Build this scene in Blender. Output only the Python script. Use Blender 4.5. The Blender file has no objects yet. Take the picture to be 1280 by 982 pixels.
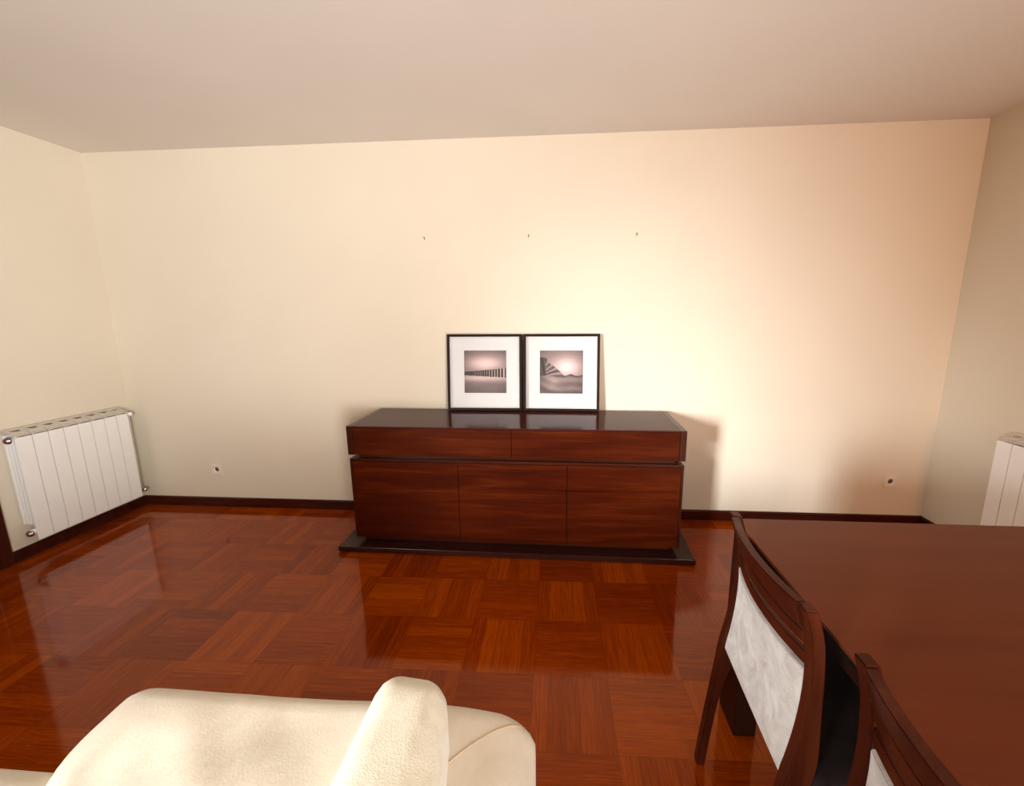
import bpy, bmesh, math, random
from math import sin, cos, pi, radians
from mathutils import Vector, Matrix
random.seed(7)
scene = bpy.context.scene
C = scene.collection

# ---------------------------------------------------------------- camera
FPX, PITCH, YAW, ROLL, PCX, PCY, CAM_H = 509.1193, .17962, .07265, -.00666, 26.429, -4.407, 1.4708
D, XL, XR, H = 2.8416, -3.3415, 2.5161, 2.60          # back wall distance, side walls, ceiling height
YB = -2.6                                              # rear wall (behind the photographer)
F = Vector((-sin(YAW)*cos(PITCH), cos(YAW)*cos(PITCH), -sin(PITCH)))
rt = Vector((cos(YAW), sin(YAW), 0)); up = rt.cross(F)
R_ = cos(ROLL)*rt + sin(ROLL)*up; U_ = -sin(ROLL)*rt + cos(ROLL)*up
cd = bpy.data.cameras.new('camera'); cam = bpy.data.objects.new('camera', cd); C.objects.link(cam)
M = Matrix((R_, U_, -F)).transposed().to_4x4(); M.translation = Vector((0, 0, CAM_H))
cam.matrix_world = M
cd.sensor_width = 36; cd.lens = 36*FPX/1280; cd.shift_x = -PCX/1280; cd.shift_y = PCY/1280
cd.clip_start = .02
scene.camera = cam

# ---------------------------------------------------------------- world, lights, exposure
scene.view_settings.view_transform = 'Standard'; scene.view_settings.look = 'None'
scene.view_settings.gamma = 1; scene.view_settings.exposure = 0.0
scene.view_settings.use_curve_mapping = False
w = bpy.data.worlds.new('world'); scene.world = w; w.use_nodes = True
w.node_tree.nodes['Background'].inputs[0].default_value = (1, .98, .95, 1)
w.node_tree.nodes['Background'].inputs[1].default_value = 1.0
def area(name, loc, target, sx, sy, power, col, spread=180):
    l = bpy.data.lights.new(name, 'AREA'); l.shape = 'RECTANGLE'; l.size = sx; l.size_y = sy
    l.energy = power; l.color = col; l.spread = radians(spread)
    o = bpy.data.objects.new(name, l); C.objects.link(o); o.location = loc
    o.rotation_euler = (Vector(target)-Vector(loc)).to_track_quat('-Z', 'Y').to_euler()
    return o
# daylight through the two rear windows, then two added fill lights
area('daylight_narrow_window', (-2.85, YB+.12, 1.5), (.92, D, .42), .6, 1.2, 21, (.98, .99, 1), 32)
area('daylight_patio_door', (1.55, YB+.1, 1.35), (-3.4, 2.0, 1.15), 1.3, 1.9, 67, (.97, 1, .98), 98)
area('added_warm_fill', (1.6, YB+.14, 1.5), (2.0, D, 2.2), 1.0, 1.6, 31, (1, .36, .08), 130)  # added fill, tints the right corner orange
area('added_ceiling_fill', (1.55, YB+.16, .6), (-.3, .4, 2.6), 1.3, .9, 58, (.98, .97, 1), 90)  # added upward fill, brightens the ceiling
WIN = [(-3.22, -2.45, .75, 2.2), (.85, 2.3, .08, 2.3)]    # openings in the rear wall: x0,x1,z0,z1

# ---------------------------------------------------------------- helpers
def lin(c):
    f = lambda v: v/12.92 if v <= .04045 else ((v+.055)/1.055)**2.4
    return tuple(f(x/255) for x in c) + (1,)
class NT:
    def __init__(s, name):
        s.m = bpy.data.materials.new(name); s.m.use_nodes = True; s.t = s.m.node_tree
        s.b = s.t.nodes['Principled BSDF']
    def n(s, typ, **kw):
        o = s.t.nodes.new(typ)
        for k, v in kw.items(): setattr(o, k, v)
        return o
    def put(s, sock, v):
        if isinstance(v, bpy.types.NodeSocket): s.t.links.new(v, sock)
        else: sock.default_value = v
    def math(s, op, a, b=0., c=0.):
        o = s.n('ShaderNodeMath', operation=op)
        s.put(o.inputs[0], a); s.put(o.inputs[1], b); s.put(o.inputs[2], c)
        return o.outputs[0]
    def obj(s): return s.n('ShaderNodeTexCoord').outputs['Object']
    def mapping(s, v, loc=(0,0,0), rot=(0,0,0), scale=(1,1,1)):
        o = s.n('ShaderNodeMapping'); s.put(o.inputs[0], v)
        o.inputs[1].default_value = loc; o.inputs[2].default_value = rot; o.inputs[3].default_value = scale
        return o.outputs[0]
    def noise(s, v, scale, detail=4, rough=.5, dist=0.):
        o = s.n('ShaderNodeTexNoise'); s.put(o.inputs['Vector'], v)
        o.inputs['Scale'].default_value = scale; o.inputs['Detail'].default_value = detail
        o.inputs['Roughness'].default_value = rough; o.inputs['Distortion'].default_value = dist
        return o.outputs['Fac']
    def ramp(s, f, stops):
        o = s.n('ShaderNodeValToRGB'); s.put(o.inputs[0], f)
        e = o.color_ramp.elements
        while len(e) < len(stops): e.new(.5)
        for x, (p, c) in zip(e, stops): x.position = p; x.color = c
        return o.outputs[0]
    def mix(s, f, a, b, typ='MIX'):
        o = s.n('ShaderNodeMix', data_type='RGBA', blend_type=typ)
        s.put(o.inputs[0], f); s.put(o.inputs[6], a); s.put(o.inputs[7], b)
        return o.outputs[2]
    def base(s, v): s.put(s.b.inputs['Base Color'], v)
    def rough(s, v): s.put(s.b.inputs['Roughness'], v)
    def bump(s, h, strength=.2, dist=.002):
        o = s.n('ShaderNodeBump'); s.put(o.inputs['Height'], h)
        o.inputs['Strength'].default_value = strength; o.inputs['Distance'].default_value = dist
        s.put(s.b.inputs['Normal'], o.outputs[0])
    def set(s, **k):
        for a, v in k.items(): s.put(s.b.inputs[a.replace('_', ' ')], v)

def paint(name, col, var=.03):
    t = NT(name); v = t.obj(); n = t.noise(v, .9, 3, .5)
    a = tuple(x*(1-var) for x in col[:3])+(1,); b = tuple(min(1, x*(1+var)) for x in col[:3])+(1,)
    t.base(t.ramp(n, [(.3, a), (.7, b)])); t.rough(.9)
    t.bump(t.noise(v, 180, 3), .08, .001); t.set(Specular_IOR_Level=.25)
    return t.m
def plain(name, col, rough=.5, metal=0., coat=0., spec=.5, scuff=0.):
    t = NT(name); v = t.obj()
    n = t.noise(v, 14, 4, .6)
    t.base(t.mix(t.math('MULTIPLY', n, .25), col, tuple(x*.8 for x in col[:3])+(1,)))
    t.rough(t.math('MULTIPLY_ADD', n, .12 + scuff, rough-.06)); t.set(Metallic=metal, Coat_Weight=coat, Specular_IOR_Level=spec)
    return t.m
def wood(name, dark, mid, light, axis='x', rough=.3, coat=0., scale=1., spec=.5, bump=.05):
    t = NT(name); v = t.obj()
    st = {'x': (.9, 14, 14), 'y': (14, .9, 14), 'z': (14, 14, .9)}[axis]
    st2 = {'x': (2.5, 120, 120), 'y': (120, 2.5, 120), 'z': (120, 120, 2.5)}[axis]
    n1 = t.noise(t.mapping(v, scale=tuple(q*scale for q in st)), 1, 5, .6, .6)
    n2 = t.noise(t.mapping(v, scale=tuple(q*scale for q in st2)), 1, 3, .6)
    f = t.math('ADD', t.math('MULTIPLY', n1, .75), t.math('MULTIPLY', n2, .3))
    t.base(t.ramp(f, [(.3, dark), (.52, mid), (.75, light)])); t.rough(t.math('MULTIPLY_ADD', n2, .12, rough-.06))
    t.bump(n2, bump, .001); t.set(Coat_Weight=coat*.35, Coat_Roughness=.12, Specular_IOR_Level=spec*.4, Specular_Tint=(1, .66, .45, 1))
    return t.m

MT = {}
MT['wall'] = paint('wall_paint', (.72, .655, .53, 1))
MT['ceil'] = paint('ceiling_paint', (.76, .705, .64, 1))
MT['base'] = wood('baseboard_wood', (.022, .004, .003, 1), (.04, .007, .004, 1), (.07, .012, .006, 1), 'x', .22, .5)
MT['side'] = wood('sideboard_veneer', (.020, .0022, .0006, 1), (.042, .0048, .0009, 1), (.085, .0135, .0018, 1), 'x', .34, .0, 1.7, spec=.35)
MT['sidedark'] = wood('sideboard_carcass', (.016, .003, .0018, 1), (.03, .006, .003, 1), (.05, .010, .004, 1), 'x', .3, .2)
MT['gloss'] = plain('black_gloss_lacquer', (.050, .014, .011, 1), .12, spec=.06)
MT['plinth'] = plain('dark_plinth_lacquer', (.028, .007, .005, 1), .22, coat=.1, spec=.3)
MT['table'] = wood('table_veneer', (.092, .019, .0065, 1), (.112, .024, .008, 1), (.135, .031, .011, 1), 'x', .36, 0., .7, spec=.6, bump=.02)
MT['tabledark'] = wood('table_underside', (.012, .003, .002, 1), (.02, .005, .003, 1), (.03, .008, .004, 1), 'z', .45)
MT['edgeshade'] = plain('shaded_table_edge', (.006, .003, .002, 1), .6, spec=.15)  # shade along the tabletop's side, put into the colour
MT['chair'] = wood('chair_wood', (.022, .004, .002, 1), (.042, .008, .0035, 1), (.075, .017, .006, 1), 'z', .32, .25)
MT['rad'] = plain('radiator_enamel', (.90, .90, .88, 1), .32, coat=.2)
MT['raddark'] = plain('radiator_aged_enamel', (.62, .56, .48, 1), .5)
MT['chrome'] = plain('chrome', (.6, .55, .52, 1), .18, metal=1.)
MT['cap'] = plain('aged_cap', (.34, .22, .22, 1), .22, metal=.8)
MT['plastic'] = plain('cream_plastic', (.80, .75, .66, 1), .35)
MT['hole'] = plain('dark_hole', (.10, .07, .05, 1), .6)
MT['nail'] = plain('nail_steel', (.12, .10, .08, 1), .4, metal=.7)
MT['frame'] = plain('dark_frame_lacquer', (.014, .0035, .0025, 1), .4, spec=.12)
MT['mat'] = plain('mat_board', (.68, .68, .67, 1), .85, spec=.2)
MT['white'] = plain('white_window_frame', (.75, .74, .70, 1), .4)

def suede(name, c1, c2, bump=.35, scale=1., c3=None):
    t = NT(name); v = t.obj()
    n = t.noise(v, 9*scale, 6, .62, .8); n2 = t.noise(v, 160*scale, 3, .6)
    f = t.math('ADD', t.math('MULTIPLY', n, .85), t.math('MULTIPLY', n2, .18))
    t.base(t.ramp(f, [(.36, c1), (.62, c2)])); t.rough(.92)
    t.bump(t.math('ADD', t.math('MULTIPLY', n, .6), n2), bump, .003); t.set(Sheen_Weight=.2 if c1[0] > .1 else 0., Specular_IOR_Level=.12)
    return t.m
MT['suede'] = suede('cream_suede', (.62, .555, .435, 1), (.68, .62, .50, 1), .15)
MT['pad'] = suede('cream_napped_suede', (.61, .57, .43, 1), (.70, .67, .55, 1), .3, 1.8)
MT['seam'] = suede('seam_thread', (.42, .30, .19, 1), (.5, .38, .25, 1))
MT['seatfab'] = suede('shaded_seat_fabric', (.010, .006, .006, 1), (.020, .012, .012, 1), .3, 1.6)  # near-black stands in for deep shade on the tucked-in seats
MT['panel'] = suede('white_mottled_suede', (.34, .30, .275, 1), (.52, .49, .465, 1), .3, 1.6)

# parquet: square blocks of slats laid alternately
def parquet():
    t = NT('parquet'); v = t.n('ShaderNodeNewGeometry').outputs['Position']
    g = t.mapping(v, loc=(0, 0, 0), rot=(0, 0, -.019)); S = .3043; NS = 5
    sep = t.n('ShaderNodeSeparateXYZ'); t.put(sep.inputs[0], g)
    gx0 = (-.112*cos(-.019) - 1.4543*sin(-.019)); gy0 = (-.112*sin(-.019) + 1.4543*cos(-.019))
    x = t.math('DIVIDE', t.math('SUBTRACT', sep.outputs[0], gx0-40*S), S)
    y = t.math('DIVIDE', t.math('SUBTRACT', sep.outputs[1], gy0-40*S), S)
    ix = t.math('FLOOR', x); iy = t.math('FLOOR', y)
    fx = t.math('FRACT', x); fy = t.math('FRACT', y)
    par = t.math('MODULO', t.math('ADD', ix, iy), 2.)                     # 0: grain along x
    def sel(a, b):                                                        # a where par=0, b where par=1
        return t.math('ADD', t.math('MULTIPLY', a, t.math('SUBTRACT', 1., par)), t.math('MULTIPLY', b, par))
    across = sel(fy, fx); along = sel(fx, fy)
    sl = t.math('FLOOR', t.math('MULTIPLY', across, NS)); fs = t.math('FRACT', t.math('MULTIPLY', across, NS))
    cmb = t.n('ShaderNodeCombineXYZ')
    t.put(cmb.inputs[0], t.math('ADD', ix, t.math('MULTIPLY', sl, 37.3))); t.put(cmb.inputs[1], iy); t.put(cmb.inputs[2], sl)
    wn = t.n('ShaderNodeTexWhiteNoise', noise_dimensions='3D'); t.put(wn.inputs[0], cmb.outputs[0])
    cb2 = t.n('ShaderNodeCombineXYZ'); t.put(cb2.inputs[0], ix); t.put(cb2.inputs[1], iy)
    wb = t.n('ShaderNodeTexWhiteNoise', noise_dimensions='2D'); t.put(wb.inputs[0], cb2.outputs[0])
    gv = t.n('ShaderNodeCombineXYZ')
    t.put(gv.inputs[0], t.math('MULTIPLY', along, 1.3)); t.put(gv.inputs[1], t.math('MULTIPLY', across, 34.))
    t.put(gv.inputs[2], t.math('MULTIPLY', wn.outputs[0], 50.))
    gr = t.noise(gv.outputs[0], 1.6, 6, .65, .9)
    tone = t.math('ADD', t.math('ADD', t.math('MULTIPLY', wn.outputs[0], .15), t.math('MULTIPLY', wb.outputs[0], .16)), t.math('MULTIPLY', gr, .74))
    col = t.ramp(tone, [(.30, (.112, .0120, .0006, 1)), (.5, (.21, .027, .0008, 1)), (.72, (.34, .058, .0014, 1))])
    big = t.noise(g, .7, 3, .5)
    e1 = t.math('MINIMUM', fs, t.math('SUBTRACT', 1., fs))               # slat joints
    e2 = t.math('MINIMUM', along, t.math('SUBTRACT', 1., along))
    j = t.math('MINIMUM', t.math('MULTIPLY', e1, 12.), t.math('MULTIPLY', e2, 70.)); j = t.math('MINIMUM', j, 1.)
    t.base(t.mix(t.math('MULTIPLY', t.math('SUBTRACT', 1., j), .20), col, (.03, .004, .0012, 1)))
    t.rough(t.math('MULTIPLY_ADD', big, .06, .045)); t.set(Specular_IOR_Level=.50, Specular_Tint=(1, .45, .20, 1))
    t.bump(t.math('ADD', t.math('MULTIPLY', j, .5), t.math('MULTIPLY', gr, .15)), .02, .0005)
    return t.m
MT['floor'] = parquet()
def glass():
    t = NT('thin_glass'); n = t.t.nodes; out = n['Material Output']
    tr = t.n('ShaderNodeBsdfTransparent'); gl = t.n('ShaderNodeBsdfGlossy'); gl.inputs['Roughness'].default_value = .03
    fr = t.n('ShaderNodeFresnel'); fr.inputs[0].default_value = 1.45
    mx = t.n('ShaderNodeMixShader'); t.put(mx.inputs[0], t.math('MULTIPLY', fr.outputs[0], .5)); t.put(mx.inputs[1], tr.outputs[0]); t.put(mx.inputs[2], gl.outputs[0])
    t.put(out.inputs[0], mx.outputs[0]); return t.m
MT['glass'] = glass()

def link(name, bm, m, parent=None, smooth=False, loc=None):
    me = bpy.data.meshes.new(name); bm.normal_update(); bm.to_mesh(me); bm.free()
    ms = m if isinstance(m, (list, tuple)) else [m]
    for q in ms: me.materials.append(MT[q] if isinstance(q, str) else q)
    if smooth:
        for p in me.polygons: p.use_smooth = True
    o = bpy.data.objects.new(name, me); C.objects.link(o)
    if parent: o.parent = parent
    if loc: o.location = loc
    return o
def tag(o, label=None, cat=None, group=None, kind=None):
    for k, v in (('label', label), ('category', cat), ('group', group), ('kind', kind)):
        if v: o[k] = v
    return o
def empty(name, loc, rz=0.):
    o = bpy.data.objects.new(name, None); C.objects.link(o); o.location = loc; o.rotation_euler[2] = rz
    o.empty_display_size = .1; return o
def box(bm, a, b, bev=0., seg=2, M=None):
    """box between corners a and b, optionally bevelled"""
    t = bmesh.new(); bmesh.ops.create_cube(t, size=1)
    for v in t.verts: v.co = Vector([(a[i]+b[i])/2 + v.co[i]*(b[i]-a[i]) for i in range(3)])
    if bev: bmesh.ops.bevel(t, geom=t.edges[:], offset=bev, segments=seg, affect='EDGES', profile=.5)
    if M: bmesh.ops.transform(t, matrix=M, verts=t.verts)
    me = bpy.data.meshes.new('t'); t.to_mesh(me); t.free(); bm.from_mesh(me); bpy.data.meshes.remove(me)
def B(a, b, bev=0., seg=2):
    bm = bmesh.new(); box(bm, a, b, bev, seg); return bm
def cyl(bm, p, q, r, seg=20, r2=None, caps=True):
    p, q = Vector(p), Vector(q); d = q-p
    Mx = Matrix.Translation((p+q)/2) @ d.to_track_quat('Z', 'Y').to_matrix().to_4x4()
    bmesh.ops.create_cone(bm, cap_ends=caps, segments=seg, radius1=r, radius2=r if r2 is None else r2, depth=d.length, matrix=Mx)
def tube(bm, pts, r, seg=10, closed=False):
    pts = [Vector(p) for p in pts]; rings = []
    for i, p in enumerate(pts):
        d = (pts[min(i+1, len(pts)-1)] - pts[max(i-1, 0)]).normalized()
        a = d.orthogonal() if i == 0 else (rings[-1][1] - d*rings[-1][1].dot(d)); a.normalize(); b = d.cross(a)
        rings.append(([bm.verts.new(p + r*(cos(2*pi*k/seg)*a + sin(2*pi*k/seg)*b)) for k in range(seg)], a))
    for (x, _), (y, _) in zip(rings, rings[1:]):
        for k in range(seg): bm.faces.new((x[k], x[(k+1) % seg], y[(k+1) % seg], y[k]))
    bm.faces.new(rings[0][0][::-1]); bm.faces.new(rings[-1][0])
def sphere(bm, c, r, sc=(1, 1, 1)):
    Mx = Matrix.Translation(c) @ Matrix.Diagonal((*sc, 1)); bmesh.ops.create_uvsphere(bm, u_segments=18, v_segments=12, radius=r, matrix=Mx)
def lathe(bm, c, axis, prof, seg=28):
    """prof: (distance along axis, radius)"""
    ax = Vector(axis).normalized(); a = ax.orthogonal().normalized(); b = ax.cross(a); c = Vector(c); R = []
    for h, r in prof: R.append([bm.verts.new(c + ax*h + max(r, 1e-5)*(cos(2*pi*k/seg)*a + sin(2*pi*k/seg)*b)) for k in range(seg)])
    for x, y in zip(R, R[1:]):
        for k in range(seg): bm.faces.new((x[k], x[(k+1) % seg], y[(k+1) % seg], y[k]))
def soft(a, b, r, n=26, fn=None):
    """soft rounded cushion: points of a subdivided cube pulled onto a rounded box; r = radius or (rx,ry,rz)"""
    a, b = Vector(a), Vector(b); c = (a+b)/2; h = (b-a)/2
    r = (r, r, r) if not isinstance(r, tuple) else r
    bm = bmesh.new(); bmesh.ops.create_cube(bm, size=2); bmesh.ops.subdivide_edges(bm, edges=bm.edges[:], cuts=n, use_grid_fill=True)
    for v in bm.verts:
        # concentrate the rows towards the edges
        p = Vector([math.copysign(abs(q)**.7, q) if abs(q) < 1 else q for q in v.co])
        p = Vector([p[i]*h[i] for i in range(3)])
        k = Vector([max(-(h[i]-r[i]), min(h[i]-r[i], p[i])) for i in range(3)])
        d = Vector([(p[i]-k[i])/r[i] for i in range(3)]); L = d.length
        if L > 1e-6: d /= L; p = k + Vector([d[i]*r[i] for i in range(3)])
        v.co = c + p
        if fn: v.co = fn(v.co.copy())
    return bm

# ---------------------------------------------------------------- the room
def struct(name, bm, m, smooth=False): return tag(link(name, bm, m, smooth=smooth), kind='structure')
T = .15
struct('floor', B((XL-T, YB-T, -.1), (XR+T, D+T, 0)), 'floor')
struct('ceiling', B((XL-T, YB-T, H), (XR+T, D+T, H+.1)), 'ceil')
struct('wall_back', B((XL-T, D, 0), (XR+T, D+T, H)), 'wall')
struct('wall_right', B((XR, YB-T, 0), (XR+T, D, H)), 'wall')
DY1, DY0, DZ = 1.945, 1.12, 2.04                       # door opening in the left wall
bm = bmesh.new(); box(bm, (XL-T, DY1, 0), (XL, D, H)); box(bm, (XL-T, YB-T, 0), (XL, DY0, H)); box(bm, (XL-T, DY0, DZ), (XL, DY1, H))
struct('wall_left', bm, 'wall')
bm = bmesh.new(); xs = [XL]
for (x0, x1, z0, z1) in WIN:
    box(bm, (xs[-1], YB-T, 0), (x0, YB, H)); box(bm, (x0, YB-T, 0), (x1, YB, z0)); box(bm, (x0, YB-T, z1), (x1, YB, H)); xs.append(x1)
box(bm, (xs[-1], YB-T, 0), (XR, YB, H))
struct('wall_rear', bm, 'wall')
for i, (x0, x1, z0, z1) in enumerate(WIN):
    bm = bmesh.new(); y0, y1 = YB-.11, YB-.05; m = (x0+x1)/2
    for a, b in (((x0, z0), (x0+.06, z1)), ((x1-.06, z0), (x1, z1)), ((x0+.06, z0), (x1-.06, z0+.08)), ((x0+.06, z1-.06), (x1-.06, z1)), ((m-.04, z0+.08), (m+.04, z1-.06))):
        box(bm, (a[0], y0, a[1]), (b[0], y1, b[1]), .006)
    wf = struct(f'window_{i+1}', bm, 'white')
    link('window_pane', B((x0+.06, YB-.085, z0+.08), (m-.04, YB-.079, z1-.06)), 'glass', wf)
    link('window_pane', B((m+.04, YB-.085, z0+.08), (x1-.06, YB-.079, z1-.06)), 'glass', wf)
# skirting boards with a bevelled top edge
def skirting(name, p, q, nrm, hgt=.072, th=.016):
    p, q, nrm = Vector(p), Vector(q), Vector(nrm); bm = bmesh.new()
    pr = [(0, 0), (th, 0), (th, hgt-.008), (th-.006, hgt), (0, hgt)]
    A = [bm.verts.new(p + nrm*a + Vector((0, 0, b))) for a, b in pr]; Bv = [bm.verts.new(q + nrm*a + Vector((0, 0, b))) for a, b in pr]
    for i in range(5): bm.faces.new((A[i], A[(i+1) % 5], Bv[(i+1) % 5], Bv[i]))
    bm.faces.new(A[::-1]); bm.faces.new(Bv); bmesh.ops.recalc_face_normals(bm, faces=bm.faces)
    return struct(name, bm, 'base')
skirting('baseboard_back', (XL+.016, D, 0), (XR-.016, D, 0), (0, -1, 0))
skirting('baseboard_left', (XL, DY1+.08, 0), (XL, D, 0), (1, 0, 0))
skirting('baseboard_right', (XR, YB, 0), (XR, D, 0), (-1, 0, 0))
skirting('baseboard_left_near', (XL, YB, 0), (XL, DY0-.08, 0), (1, 0, 0))
# door in the left wall, dark casing
MT['doorwood'] = wood('door_wood', (.022, .004, .003, 1), (.04, .008, .004, 1), (.065, .014, .007, 1), 'z', .3, .3)
bm = bmesh.new()
box(bm, (XL-.02, DY1, 0), (XL+.02, DY1+.08, DZ+.08), .004); box(bm, (XL-.02, DY0-.08, 0), (XL+.02, DY0, DZ+.08), .004)
box(bm, (XL-.02, DY0, DZ), (XL+.02, DY1, DZ+.08), .004)
# rebate the leaf closes against
box(bm, (XL-.058, DY1-.02, 0), (XL-.02, DY1, DZ)); box(bm, (XL-.058, DY0, 0), (XL-.02, DY0+.02, DZ)); box(bm, (XL-.058, DY0+.02, DZ-.02), (XL-.02, DY1-.02, DZ))
struct('trim_1', bm, 'doorwood')
d = struct('door_1', B((XL-.10, DY0+.003, .006), (XL-.06, DY1-.003, DZ-.003), .003), 'doorwood')
bm = bmesh.new(); cyl(bm, (XL-.06, DY0+.07, 1.02), (XL-.01, DY0+.07, 1.02), .009); cyl(bm, (XL-.015, DY0+.07, 1.02), (XL-.015, DY0+.19, 1.02), .009)
lathe(bm, (XL-.06, DY0+.07, 1.02), (1, 0, 0), [(0, .026), (.006, .026), (.008, .02), (.008, 0)])
link('door_handle', bm, 'chrome', d, True)

# ---------------------------------------------------------------- sideboard
SX0, SX1, SYF, SYB = -1.310, .712, 2.312, 2.80
sb = tag(empty('sideboard', ((SX0+SX1)/2, (SYF+SYB)/2, 0), -.006),
         'long low dark cherry wood sideboard with glossy black top against the back wall', 'sideboard')
HX, HY = (SX1-SX0)/2, (SYB-SYF)/2
# plinth on low glides
link('plinth', B((-HX-.098, -HY-.052, .008), (HX+.085, HY-.01, .040), .002), 'plinth', sb)
for sx in (-1, 1):
    for sy in (-1, 1):
        bm = bmesh.new(); cyl(bm, (sx*(HX-.02), sy*(HY-.06), 0), (sx*(HX-.02), sy*(HY-.06), .008), .02); link('glide', bm, 'hole', sb)
link('recessed_base', B((-HX+.05, -HY+.05, .040), (HX-.05, HY-.03, .080)), 'sidedark', sb)
# lower cabinet: carcass with three doors
bm = bmesh.new(); zb, zt = .080, .607
box(bm, (-HX, -HY, zb), (-HX+.014, HY, zt), .001); box(bm, (HX-.014, -HY, zb), (HX, HY, zt), .001)
box(bm, (-HX+.014, -HY+.022, zb), (HX-.014, HY, zb+.02)); box(bm, (-HX+.014, -HY+.004, zt-.016), (HX-.014, HY, zt), .001)
box(bm, (-HX+.014, HY-.012, zb+.02), (HX-.014, HY-.001, zt-.016))
box(bm, (-HX+.68, -HY+.03, zb+.02), (-HX+.70, HY-.012, zt-.016)); box(bm, (HX-.70, -HY+.03, zb+.02), (HX-.68, HY-.012, zt-.016))
link('carcass', bm, 'sidedark', sb)
WD = (2*HX-.028)/3
for i in range(3):
    x0 = -HX+.014+i*WD
    link('door', B((x0+.0015, -HY, zb+.001), (x0+WD-.0015, -HY+.021, zt-.018), .0012), 'side', sb)
link('recessed_neck', B((-HX+.045, -HY+.035, zt), (HX-.045, HY-.02, zt+.026)), 'sidedark', sb)
# drawer box with side cheeks
z0, z1 = zt+.026, .806
for s in (-1, 1):
    a, b = sorted((s*(HX+.004), s*(HX-.032)))
    link('side_cheek', B((a, -HY-.004, z0), (b, HY, z1+.009), .0015), 'sidedark', sb)
link('drawer_box', B((-HX+.032, -HY+.022, z0+.004), (HX-.032, HY, z1)), 'sidedark', sb)
for a, b in ((-HX+.033, -.0012), (.0012, HX-.033)):
    link('drawer', B((a, -HY, z0), (b, -HY+.021, z1-.003), .0012), 'side', sb)
link('glossy_top', B((-HX+.0325, -HY-.002, z1), (HX-.0325, HY-.002, z1+.009), .001), 'gloss', sb)
TOPZ = z1+.009

# ---------------------------------------------------------------- the two framed prints
def print_mesh(kind, s, n=110):
    """square print with its picture in a colour attribute"""
    bm = bmesh.new(); lay = bm.loops.layers.color.new('picture'); rnd = random.Random(3)
    def noise2(x, y):
        return (sin(x*9+2*sin(y*6))+sin(y*13+x*4)+sin(x*23-y*17))/6
    def pier(u, v):
        t = .55+.38*math.exp(-((u-.5)**2/.2+(v-.70)**2/.03)) + .03*noise2(u*1.5, v*4)
        if v < .5: t = .50+.33*math.exp(-((v-.36)/.09)**2)*(1-.3*abs(u-.4)) + .03*noise2(u, v*3)
        t -= .55*(abs(u-.5)**2.6+abs(v-.5)**2.6)
        bot, top = .42-.055*u, .50+.085*u
        if bot < v < top:
            # posts thin and close on the left, thick and apart on the right
            k = 20*math.log((.03+.05*u)/.03); fr = k % 1
            t = .06 if fr < .62-.10*u else .34+.42*u
            if u < .2: t = .12+.14*(fr > .6)
        return t
    def rock(u, v):
        t = .60+.36*math.exp(-((u-.62)**2/.10+(v-.62)**2/.05)) + .035*noise2(u*1.2, v*6)
        if v < .42:
            t = .50+.10*sin(v*30+u*7+2*sin(u*5))*.6+.14*math.exp(-((u-.3)**2+(v-.25)**2)/.03)+.04*noise2(u*3, v*3)
        ridge = .42+.36*max(0, 1-(u/.56)**1.7) if u < .58 else 0
        if u < .17: ridge = .84-.5*max(0, u-.1)
        if .40+.02*sin(u*9) < v < ridge:
            a = math.atan2(v-.36, u+.05); t = .47+.16*sin(a*26+u*5)+.05*noise2(u*5, v*7)
            if abs(v-(.44+.55*max(0, u-.14)*(1-u))) < .015: t = .2
            if u < .14: t = .26+.12*sin(u*60+v*10)
        if u > .5 and abs(v-(.41+.02*sin(u*20))) < .014+.015*max(0, 1-abs(u-.75)/.12): t = .33
        t -= .65*(abs(u-.5)**2.6+abs(v-.5)**2.6)
        return t
    f = pier if kind == 'pier' else rock
    vs = [[bm.verts.new(((i/n-.5)*s, 0, (j/n-.5)*s)) for i in range(n+1)] for j in range(n+1)]
    for j in range(n):
        for i in range(n):
            fc = bm.faces.new((vs[j][i], vs[j][i+1], vs[j+1][i+1], vs[j+1][i]))
            t = max(.03, min(.97, f((i+.5)/n, (j+.5)/n)))
            t = t**1.12; c = (min(1, t*.95+.03), t*.85+.01, t*.83+.01, 1)
            for l in fc.loops: l[lay] = c
    return bm
t = NT('art_print'); ca = t.n('ShaderNodeVertexColor'); ca.layer_name = 'picture'; t.base(ca.outputs[0]); t.rough(.6); MT['print'] = t.m
FS, FH, FT = .522, .530, .040
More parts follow.
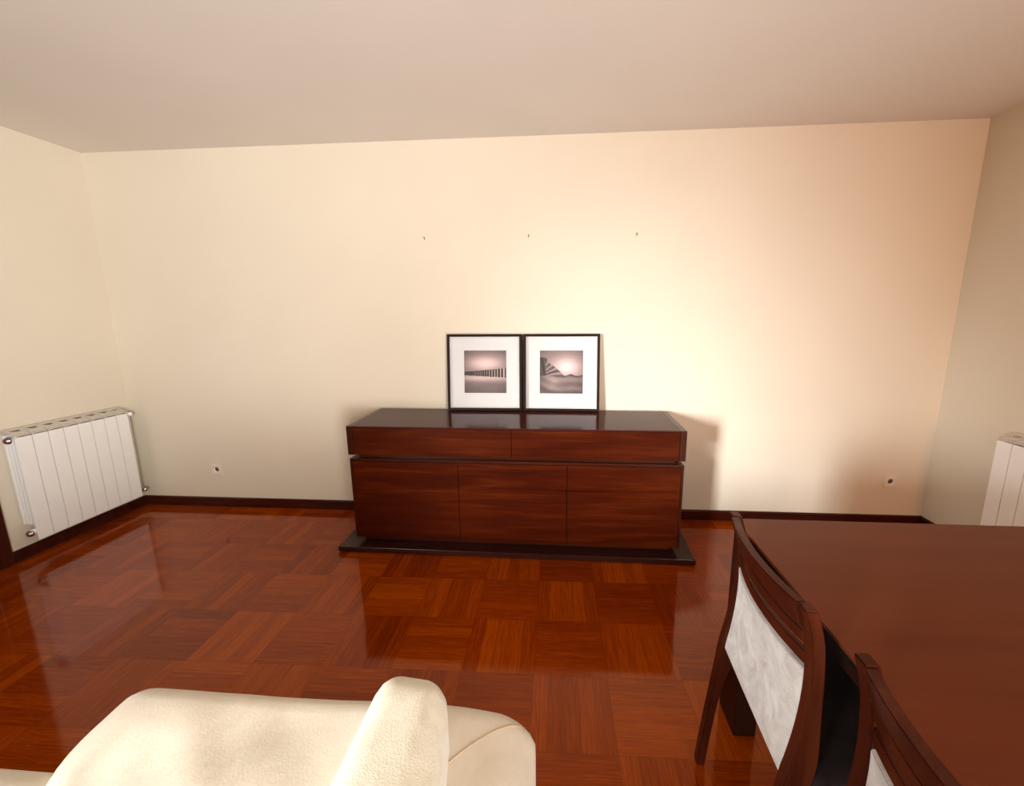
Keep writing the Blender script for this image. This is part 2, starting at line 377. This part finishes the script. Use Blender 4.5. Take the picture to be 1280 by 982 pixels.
def picture(x, kind, label, rz):
    # rests on the sideboard top and leans back on the wall
    by = D-.095; ang = math.asin(.052/FH)
    e = tag(empty('picture_frame', (x, by, TOPZ+FT*math.sin(ang)+.0004)), label, 'picture'); e.rotation_euler = (-ang, 0, rz)
    bm = bmesh.new(); fw = .018; a = FS/2
    for p, q in (((-a, 0), (-a+fw, FH)), ((a-fw, 0), (a, FH)), ((-a+fw, 0), (a-fw, fw)), ((-a+fw, FH-fw), (a-fw, FH))):
        box(bm, (p[0], 0, p[1]), (q[0], FT, q[1]), .0012)
    link('frame_moulding', bm, 'frame', e)
    link('backing_board', B((-a+fw, FT-.006, fw), (a-fw, FT-.002, FH-fw)), 'frame', e)
    # mat with its window cut out: four borders as one mesh
    w2, cz = .149, FH/2+.004; bm = bmesh.new(); y0, y1 = FT-.0095, FT-.0075
    for p, q in (((-a+fw, fw), (-w2, FH-fw)), ((w2, fw), (a-fw, FH-fw)), ((-w2, fw), (w2, cz-w2)), ((-w2, cz+w2), (w2, FH-fw))):
        box(bm, (p[0], y0, p[1]), (q[0], y1, q[1]))
    link('mat_board', bm, 'mat', e)
    # spacer ledge inside the box frame
    bm = bmesh.new(); g = fw
    for p, q in (((-a+g, g), (-a+g+.004, FH-g)), ((a-g-.004, g), (a-g, FH-g)), ((-a+g+.004, g), (a-g-.004, g+.004)), ((-a+g+.004, FH-g-.004), (a-g-.004, FH-g))):
        box(bm, (p[0], .006, p[1]), (q[0], y0, q[1]))
    link('spacer', bm, 'mat', e)
    link('art_print', print_mesh(kind, .300), 'print', e, loc=(0, FT-.0070, cz))
    link('glazing', B((-a+fw, .0035, fw), (a-fw, .0055, FH-fw)), 'glass', e)
picture(-.5395, 'pier', 'dark framed square photograph of a row of shore posts, left one on the sideboard', .012)
picture(-.008, 'rock', 'dark framed square photograph of a striped rock over sand, right one on sideboard', -.006)

# ---------------------------------------------------------------- radiators
def radiator(name, x, sgn, y_far, n, label, far_valve=True):
    """aluminium radiator on a side wall; sgn=+1 faces +x. Local: u from the wall outwards, y along the wall."""
    root = tag(empty(name, (x, y_far, 0)), label, 'radiator')
    if sgn < 0: root.rotation_euler[2] = pi
    # local frame: wall at x=0, outwards +x; elements run from s*0 to s*0.64 along y
    dy = -1 if sgn > 0 else 1; P = .080
    for i in range(n):
        y0, y1 = sorted((dy*i*P, dy*(i+1)*P)); y0 += .0014; y1 -= .0014; ym = (y0+y1)/2
        bm = bmesh.new()
        box(bm, (.094, y0, .116), (.0985, y1, .772), .0018)                 # front plate
        box(bm, (.044, ym-.014, .13), (.068, ym+.014, .78), .006)           # water column
        box(bm, (.068, ym-.002, .13), (.094, ym+.002, .77))                 # web
        box(bm, (.009, y0+.002, .215), (.026, y1-.002, .785), .003)         # rear fin
        box(bm, (.0115, ym-.002, .215), (.044, ym+.002, .78))
        for u in (.031, .053, .075):                                        # inner fins
            box(bm, (u, y0+.002, .215), (u+.0165, y1-.002, .765), .003)
        el = link('element', bm, 'rad', root)
        # slanting top grille: curved lip with a raised swirl
        bm = bmesh.new()
        for k in range(9):
            a = k/9; b = (k+1)/9
            f = lambda q: (.009+.0885*q, .818-.040*q**1.6)
            (u0, h0), (u1, h1) = f(a), f(b)
            if 3 <= k <= 4:
                box(bm, (u0, y0, h0-.006), (u1, y0+.012, h0), 0); box(bm, (u0, y1-.012, h0-.006), (u1, y1, h0), 0)
            else: box(bm, (u0, y0, h0-.006), (u1+.0005, y1, h0), .0008)
        box(bm, (.007, y0, .78), (.010, y1, .818), .001)
        tube(bm, [(.036+.05*q, y0+.014+(y1-y0-.028)*(.5-.5*cos(pi*q)), .806-.022*q) for q in [j/8 for j in range(9)]], .006, 8)
        link('top_grille', bm, 'raddark', el)
    yn = dy*n*P                                                            # near end
    for z in (.165, .752):
        bm = bmesh.new(); cyl(bm, (.056, -dy*.006, z), (.056, yn+dy*.006, z), .017)
        link('header_pipe', bm, 'rad', root, True)
    for z in (.160, .757):                                                 # plugs at the near end
        bm = bmesh.new(); lathe(bm, (.056, yn, z), (0, dy, 0), [(0, .021), (.008, .021), (.009, .017), (.018, .016), (.022, .010), (.022, 0)])
        link('end_plug', bm, 'cap', root, True)
    if far_valve:
        bm = bmesh.new(); cyl(bm, (.056, 0, .757), (.056, -dy*.028, .757), .010); sphere(bm, (.056, -dy*.030, .757), .016)
        cyl(bm, (.056, -dy*.03, .757), (.090, -dy*.034, .757), .017, r2=.014); link('valve', bm, 'rad', root, True)
        bm = bmesh.new(); lathe(bm, (.056, -dy*.003, .757), (0, -dy, 0), [(0, .016), (.012, .016), (.012, .011), (.02, .011)]); link('union_nut', bm, 'cap', root, True)
        bm = bmesh.new()
        tube(bm, [(.056, -dy*.034, .750), (.050, -dy*.040, .70), (.048, -dy*.040, .4), (.050, -dy*.040, .17)], .008, 12)
        link('supply_pipe', bm, 'rad', root, True)
        bm = bmesh.new(); sphere(bm, (.056, -dy*.036, .150), .017); cyl(bm, (.056, 0, .150), (.056, -dy*.04, .150), .009)
        cyl(bm, (.056, -dy*.036, .15), (.092, -dy*.040, .150), .013)
        cyl(bm, (.056, -dy*.036, .15), (.004, -dy*.036, .150), .008); link('return_valve', bm, 'chrome', root, True)
    for q in (1.2, n-1.2):
        for z in (.24, .70):
            link('wall_bracket', B((.001, dy*q*P-.012, z-.02), (.022, dy*q*P+.012, z+.02), .001), 'rad', root)
    return root
radiator('radiator', XL, 1, 2.742, 8, 'white aluminium radiator on the left wall beside the dark door casing')
radiator('radiator', XR, -1, 2.362, 8, 'white aluminium radiator on the right wall behind the dining table', False)

# ---------------------------------------------------------------- sockets and nails on the back wall
def socket(x, z, label):
    e = tag(empty('wall_socket', (x, D, z)), label, 'socket')
    bm = bmesh.new(); a = .040
    for p, q in (((-a, -a), (a, -.022)), ((-a, .022), (a, a)), ((-a, -.022), (-.022, .022)), ((.022, -.022), (a, .022))):
        box(bm, (p[0], -.011, p[1]), (q[0], 0, q[1]), .0018)
    link('cover_plate', bm, 'plastic', e)
    bm = bmesh.new(); lathe(bm, (0, 0, 0), (0, -1, 0), [(.0113, .034), (.0125, .030), (.0135, .0215), (.003, .0195), (.003, 0)]); link('socket_well', bm, 'plastic', e, True)
    bm = bmesh.new()
    for s in (-1, 1): cyl(bm, (s*.0095, -.0032, 0), (s*.0095, -.0046, 0), .0038)
    cyl(bm, (0, -.0032, 0), (0, -.0040, 0), .0165)
    link('contact_insert', bm, 'hole', e, True)
socket(-2.688, .305, 'cream wall socket low on the back wall near the left radiator')
socket(2.274, .323, 'cream wall socket low in the shaded right corner of the back wall')
for x, z, lb in ((-.937, 1.989, 'left nail'), (-.229, 1.991, 'middle nail'), (.479, 1.987, 'right nail')):
    bm = bmesh.new(); cyl(bm, (x, D, z-.002), (x, D-.016, z+.004), .0020, 10)
    lathe(bm, (x, D-.016, z+.004), (0, -1, .3), [(0, .0035), (.0015, .0035), (.0015, 0)], 12)
    tube(bm, [(x, D-.003, z), (x-.001, D-.004, z-.010)], .0015, 8)
    tag(link('wall_nail', bm, 'nail', smooth=True), {'l': 'leftmost of the three bare picture nails high on the back wall', 'm': 'middle one of the three bare picture nails high on the back wall',
        'r': 'rightmost of the three bare picture nails high on the back wall'}[lb[0]], 'nail', 'picture nails on the back wall')

# ---------------------------------------------------------------- dining table
TX0, TX1, TY0, TY1 = .612, 1.70, -.55, 1.385
tb = tag(empty('dining_table', ((TX0+TX1)/2, (TY0+TY1)/2, 0), 0), 'large dark brown rectangular dining table on thick slab legs at the right', 'table')
ax, ay = (TX1-TX0)/2, (TY1-TY0)/2
link('tabletop', B((-ax, -ay, .750), (ax, ay, .760), .0015), 'table', tb)
link('core_board', B((-ax+.005, -ay+.005, .728), (ax-.005, ay-.005, .750), .001), 'edgeshade', tb)
bm = bmesh.new(); i_ = .05
for p, q in (((-ax+i_, -ay+i_), (-ax+i_+.022, ay-i_)), ((ax-i_-.022, -ay+i_), (ax-i_, ay-i_)), ((-ax+i_, ay-i_-.022), (ax-i_, ay-i_)), ((-ax+i_, -ay+i_), (ax-i_, -ay+i_+.022))):
    box(bm, (p[0], p[1], .65), (q[0], q[1], .728), .001)
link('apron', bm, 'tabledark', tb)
for sx in (-1, 1):
    for sy in (-1, 1):
        a, b = sorted((sx*(ax+.006), sx*(ax-.075))); c, d_ = sorted((sy*(ay-.004), sy*(ay-.136)))
        a, b = (a+.0, b) if sx < 0 else (a, b)
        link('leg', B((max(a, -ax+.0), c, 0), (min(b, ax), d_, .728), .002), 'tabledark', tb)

# ---------------------------------------------------------------- dining chairs (seat towards +x)
ZP = [(0, -.058), (.10, -.049), (.207, -.038), (.38, -.019), (.466, -.010), (.53, .002), (.61, .013), (.69, .018), (.75, .016), (.825, .008), (.892, -.011)]
def prof(z):
    if z <= 0: return ZP[0][1]
    for i, ((a, xa), (b, xb)) in enumerate(zip(ZP, ZP[1:])):
        if z <= b:
            xp = ZP[i-1][1] if i else xa; xn = ZP[i+2][1] if i+2 < len(ZP) else xb
            za_ = ZP[i-1][0] if i else a; zn = ZP[i+2][0] if i+2 < len(ZP) else b
            t = (z-a)/(b-a); m0 = (xb-xp)/(b-za_)*(b-a); m1 = (xn-xa)/(zn-a)*(b-a)
            return (2*t**3-3*t*t+1)*xa+(t**3-2*t*t+t)*m0+(-2*t**3+3*t*t)*xb+(t**3-t*t)*m1
    return ZP[-1][1]
CW = .424                                              # outer width over the posts
def bow(y, amt=.034, z=1.): return -amt*max(0, 1-(2*y/CW)**2)*max(0, min(1, (z-.44)/.30))
def slab(zs, ys, th_f, xo=0., amt=.034):
    """curved rail: follows the post profile over heights zs and bows backwards across ys"""
    bm = bmesh.new(); Fv, Bk = [], []
    for z in zs:
        Fv.append([bm.verts.new((prof(z)+bow(y, amt, z)+xo+th_f, y, z)) for y in ys])
        Bk.append([bm.verts.new((prof(z)+bow(y, amt, z)+xo, y, z)) for y in ys])
    n, m = len(zs), len(ys)
    for i in range(n-1):
        for j in range(m-1):
            bm.faces.new((Fv[i][j], Fv[i][j+1], Fv[i+1][j+1], Fv[i+1][j])); bm.faces.new((Bk[i][j], Bk[i+1][j], Bk[i+1][j+1], Bk[i][j+1]))
    for i in range(n-1):
        for j, s in ((0, 1), (m-1, -1)):
            bm.faces.new((Fv[i][j], Fv[i+1][j], Bk[i+1][j], Bk[i][j]))
    for j in range(m-1):
        for i in (0, n-1): bm.faces.new((Fv[i][j], Bk[i][j], Bk[i][j+1], Fv[i][j+1]))
    bmesh.ops.recalc_face_normals(bm, faces=bm.faces)
    be = [e for e in bm.edges if e.is_manifold and e.calc_face_angle(0) > .9]
    bmesh.ops.bevel(bm, geom=be, offset=.0022, segments=2, affect='EDGES')
    return bm
def lsp(a, b, n): return [a+(b-a)*i/(n-1) for i in range(n)]
def chair(label):
    r = tag(empty('dining_chair', (0, 0, 0)), label, 'chair', None)
    hw = CW/2; pw = .032
    for s in (-1, 1):
        # sabre rear leg and back post in one piece
        bm = bmesh.new(); rings = []
        for z in lsp(0, .892, 36):
            dp = .026+.029*math.exp(-((z-.48)/.13)**2); x = prof(z)
            ya, yb = s*hw, s*(hw-pw)
            rings.append([bm.verts.new(c) for c in ((x, ya, z), (x+dp, ya, z), (x+dp, yb, z), (x, yb, z))])
        for a, b in zip(rings, rings[1:]):
            for k in range(4): bm.faces.new((a[k], a[(k+1) % 4], b[(k+1) % 4], b[k]))
        bm.faces.new(rings[0]); bm.faces.new(rings[-1]); bmesh.ops.recalc_face_normals(bm, faces=bm.faces)
        be = [e for e in bm.edges if e.calc_face_angle(0) > .9]
        bmesh.ops.bevel(bm, geom=be, offset=.003, segments=2, affect='EDGES')
        link('back_post', bm, 'chair', r)
    ys = lsp(-hw+pw, hw-pw, 25)
    link('crest_rail', slab(lsp(.832, .890, 5), ys, .022, .006), 'chair', r)
    for a, b in ((.788, .820), (.742, .774)):
        link('back_slat', slab(lsp(a, b, 4), ys, .014, .012), 'chair', r)
    link('upholstered_back', slab(lsp(.452, .731, 16), ys, .020, .010), 'panel', r)
    # seat: frame, padded cushion
    bm = bmesh.new(); x0, x1 = .045, .43
    for a, b in (((x0, -hw+.004), (x1, -hw+.028)), ((x0, hw-.028), (x1, hw-.004)), ((x1-.024, -hw+.028), (x1, hw-.028)), ((x0, -hw+.032), (x0+.022, hw-.032))):
        box(bm, (a[0], a[1], .375), (b[0], b[1], .430), .002)
    link('seat_frame', bm, 'chair', r)
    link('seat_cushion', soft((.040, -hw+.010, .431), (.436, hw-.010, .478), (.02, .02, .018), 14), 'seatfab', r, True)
    for s in (-1, 1):
        bm = bmesh.new(); a, b = sorted((s*(hw-.002), s*(hw-.038)))
        box(bm, (x1-.034, a, 0), (x1+.004, b, .374), .003)
        for v in bm.verts:
            if v.co.z < .05: v.co.x = x1-.015+(v.co.x-(x1-.015))*.75; v.co.y = s*(hw-.02)+(v.co.y-s*(hw-.02))*.75
        link('front_leg', bm, 'chair', r)
    return r
def copy_tree(o, parent=None):
    c = o.copy(); C.objects.link(c); c.parent = parent
    for ch in list(o.children): copy_tree(ch, c)
    return c
ch = chair('dark wooden chair with white suede back panel, nearest the sideboard, tucked under the table')
ch2 = copy_tree(ch); ch2['label'] = 'dark wooden dining chair cut off by the bottom right edge, next one towards the viewer'
ch.location = (.502, .961, 0); ch.rotation_euler[2] = -.043
ch2.location = (.516, .443, 0); ch2.rotation_euler[2] = -.01
for o in (ch, ch2): o['group'] = 'dining chairs along the left side of the table'

# ---------------------------------------------------------------- sofa
so = tag(empty('sofa', (-1.0, .2, 0)), 'cream suede sofa with a rounded armrest, cut off by the bottom left edge', 'sofa')
def L(p): return (p[0]+1.0, p[1]-.2, p[2])
def wr(p):
    top = max(0, min(1, (p.z-.36)/.06))
    x, y = p.x-1.0, p.y+.2
    p.z += top*(.006*sin(x*9+y*5+1.5*sin(y*8)) + .004*sin(y*19-x*11) + .003*sin((x+y)*34)*math.exp(-((x+.8)**2+(y-.6)**2)/.06))
    p.z -= top*.022*max(0, (x+.30)/.24)**2 if x > -.30 else 0
    # the outer edge curves in where it meets the seat cushion
    e = max(0, .80-y); p.x += min(.085, 2.6*e*e)*max(0, min(1, (-.95-x)/.22))
    return p
link('chaise_cushion', soft(L((-1.235, -.75, .17)), L((-.062, .933, .456)), (.105, .068, .088), 44, wr), 'suede', so, True)
link('seat_cushion', soft(L((-2.3, -.75, .17)), L((-1.135, .735, .415)), (.08, .06, .08), 30, None), 'suede', so, True)
link('sofa_base', soft(L((-2.28, -.72, .05)), L((-.09, .72, .20)), .02, 8), 'suede', so, True)
def padfn(p):
    x, y = p.x-1.0, p.y+.2
    t = max(0, min(1, (.83-y)/.5)); r = (x+.435)/.16
    p.x += .085*t*max(0, min(1.2, r))
    p.z -= (.11*(x+.36))*max(0, min(1, (p.z-.46)/.1))
    return p
link('armrest', soft(L((-.440, -.70, .40)), L((-.270, .846, .620)), (.058, .060, .058), 34, padfn), 'pad', so, True)
for x in (-2.2, -.16):
    for y in (-.64, .64):
        bm = bmesh.new(); cyl(bm, L((x, y, 0)), L((x, y, .06)), .022, r2=.028); link('foot', bm, 'chair', so, True)

# sewn seam across the outer corner of the chaise, laid on its surface
dg = bpy.context.evaluated_depsgraph_get(); dg.update()
cush = [o for o in so.children if o.name.startswith('chaise')][0]
pts = []
for i in range(22):
    t_ = i/21; x = -.098+(-.29+.098)*t_; y = .895+(.717-.895)*t_ + .012*sin(pi*t_)
    hit, loc, nr, _ = cush.ray_cast(Vector(L((x, y, .8))), Vector((0, 0, -1)))
    if hit: pts.append(loc+nr*.0005)
bm = bmesh.new(); tube(bm, pts, .0022, 8); link('corner_seam', bm, 'seam', cush, True)
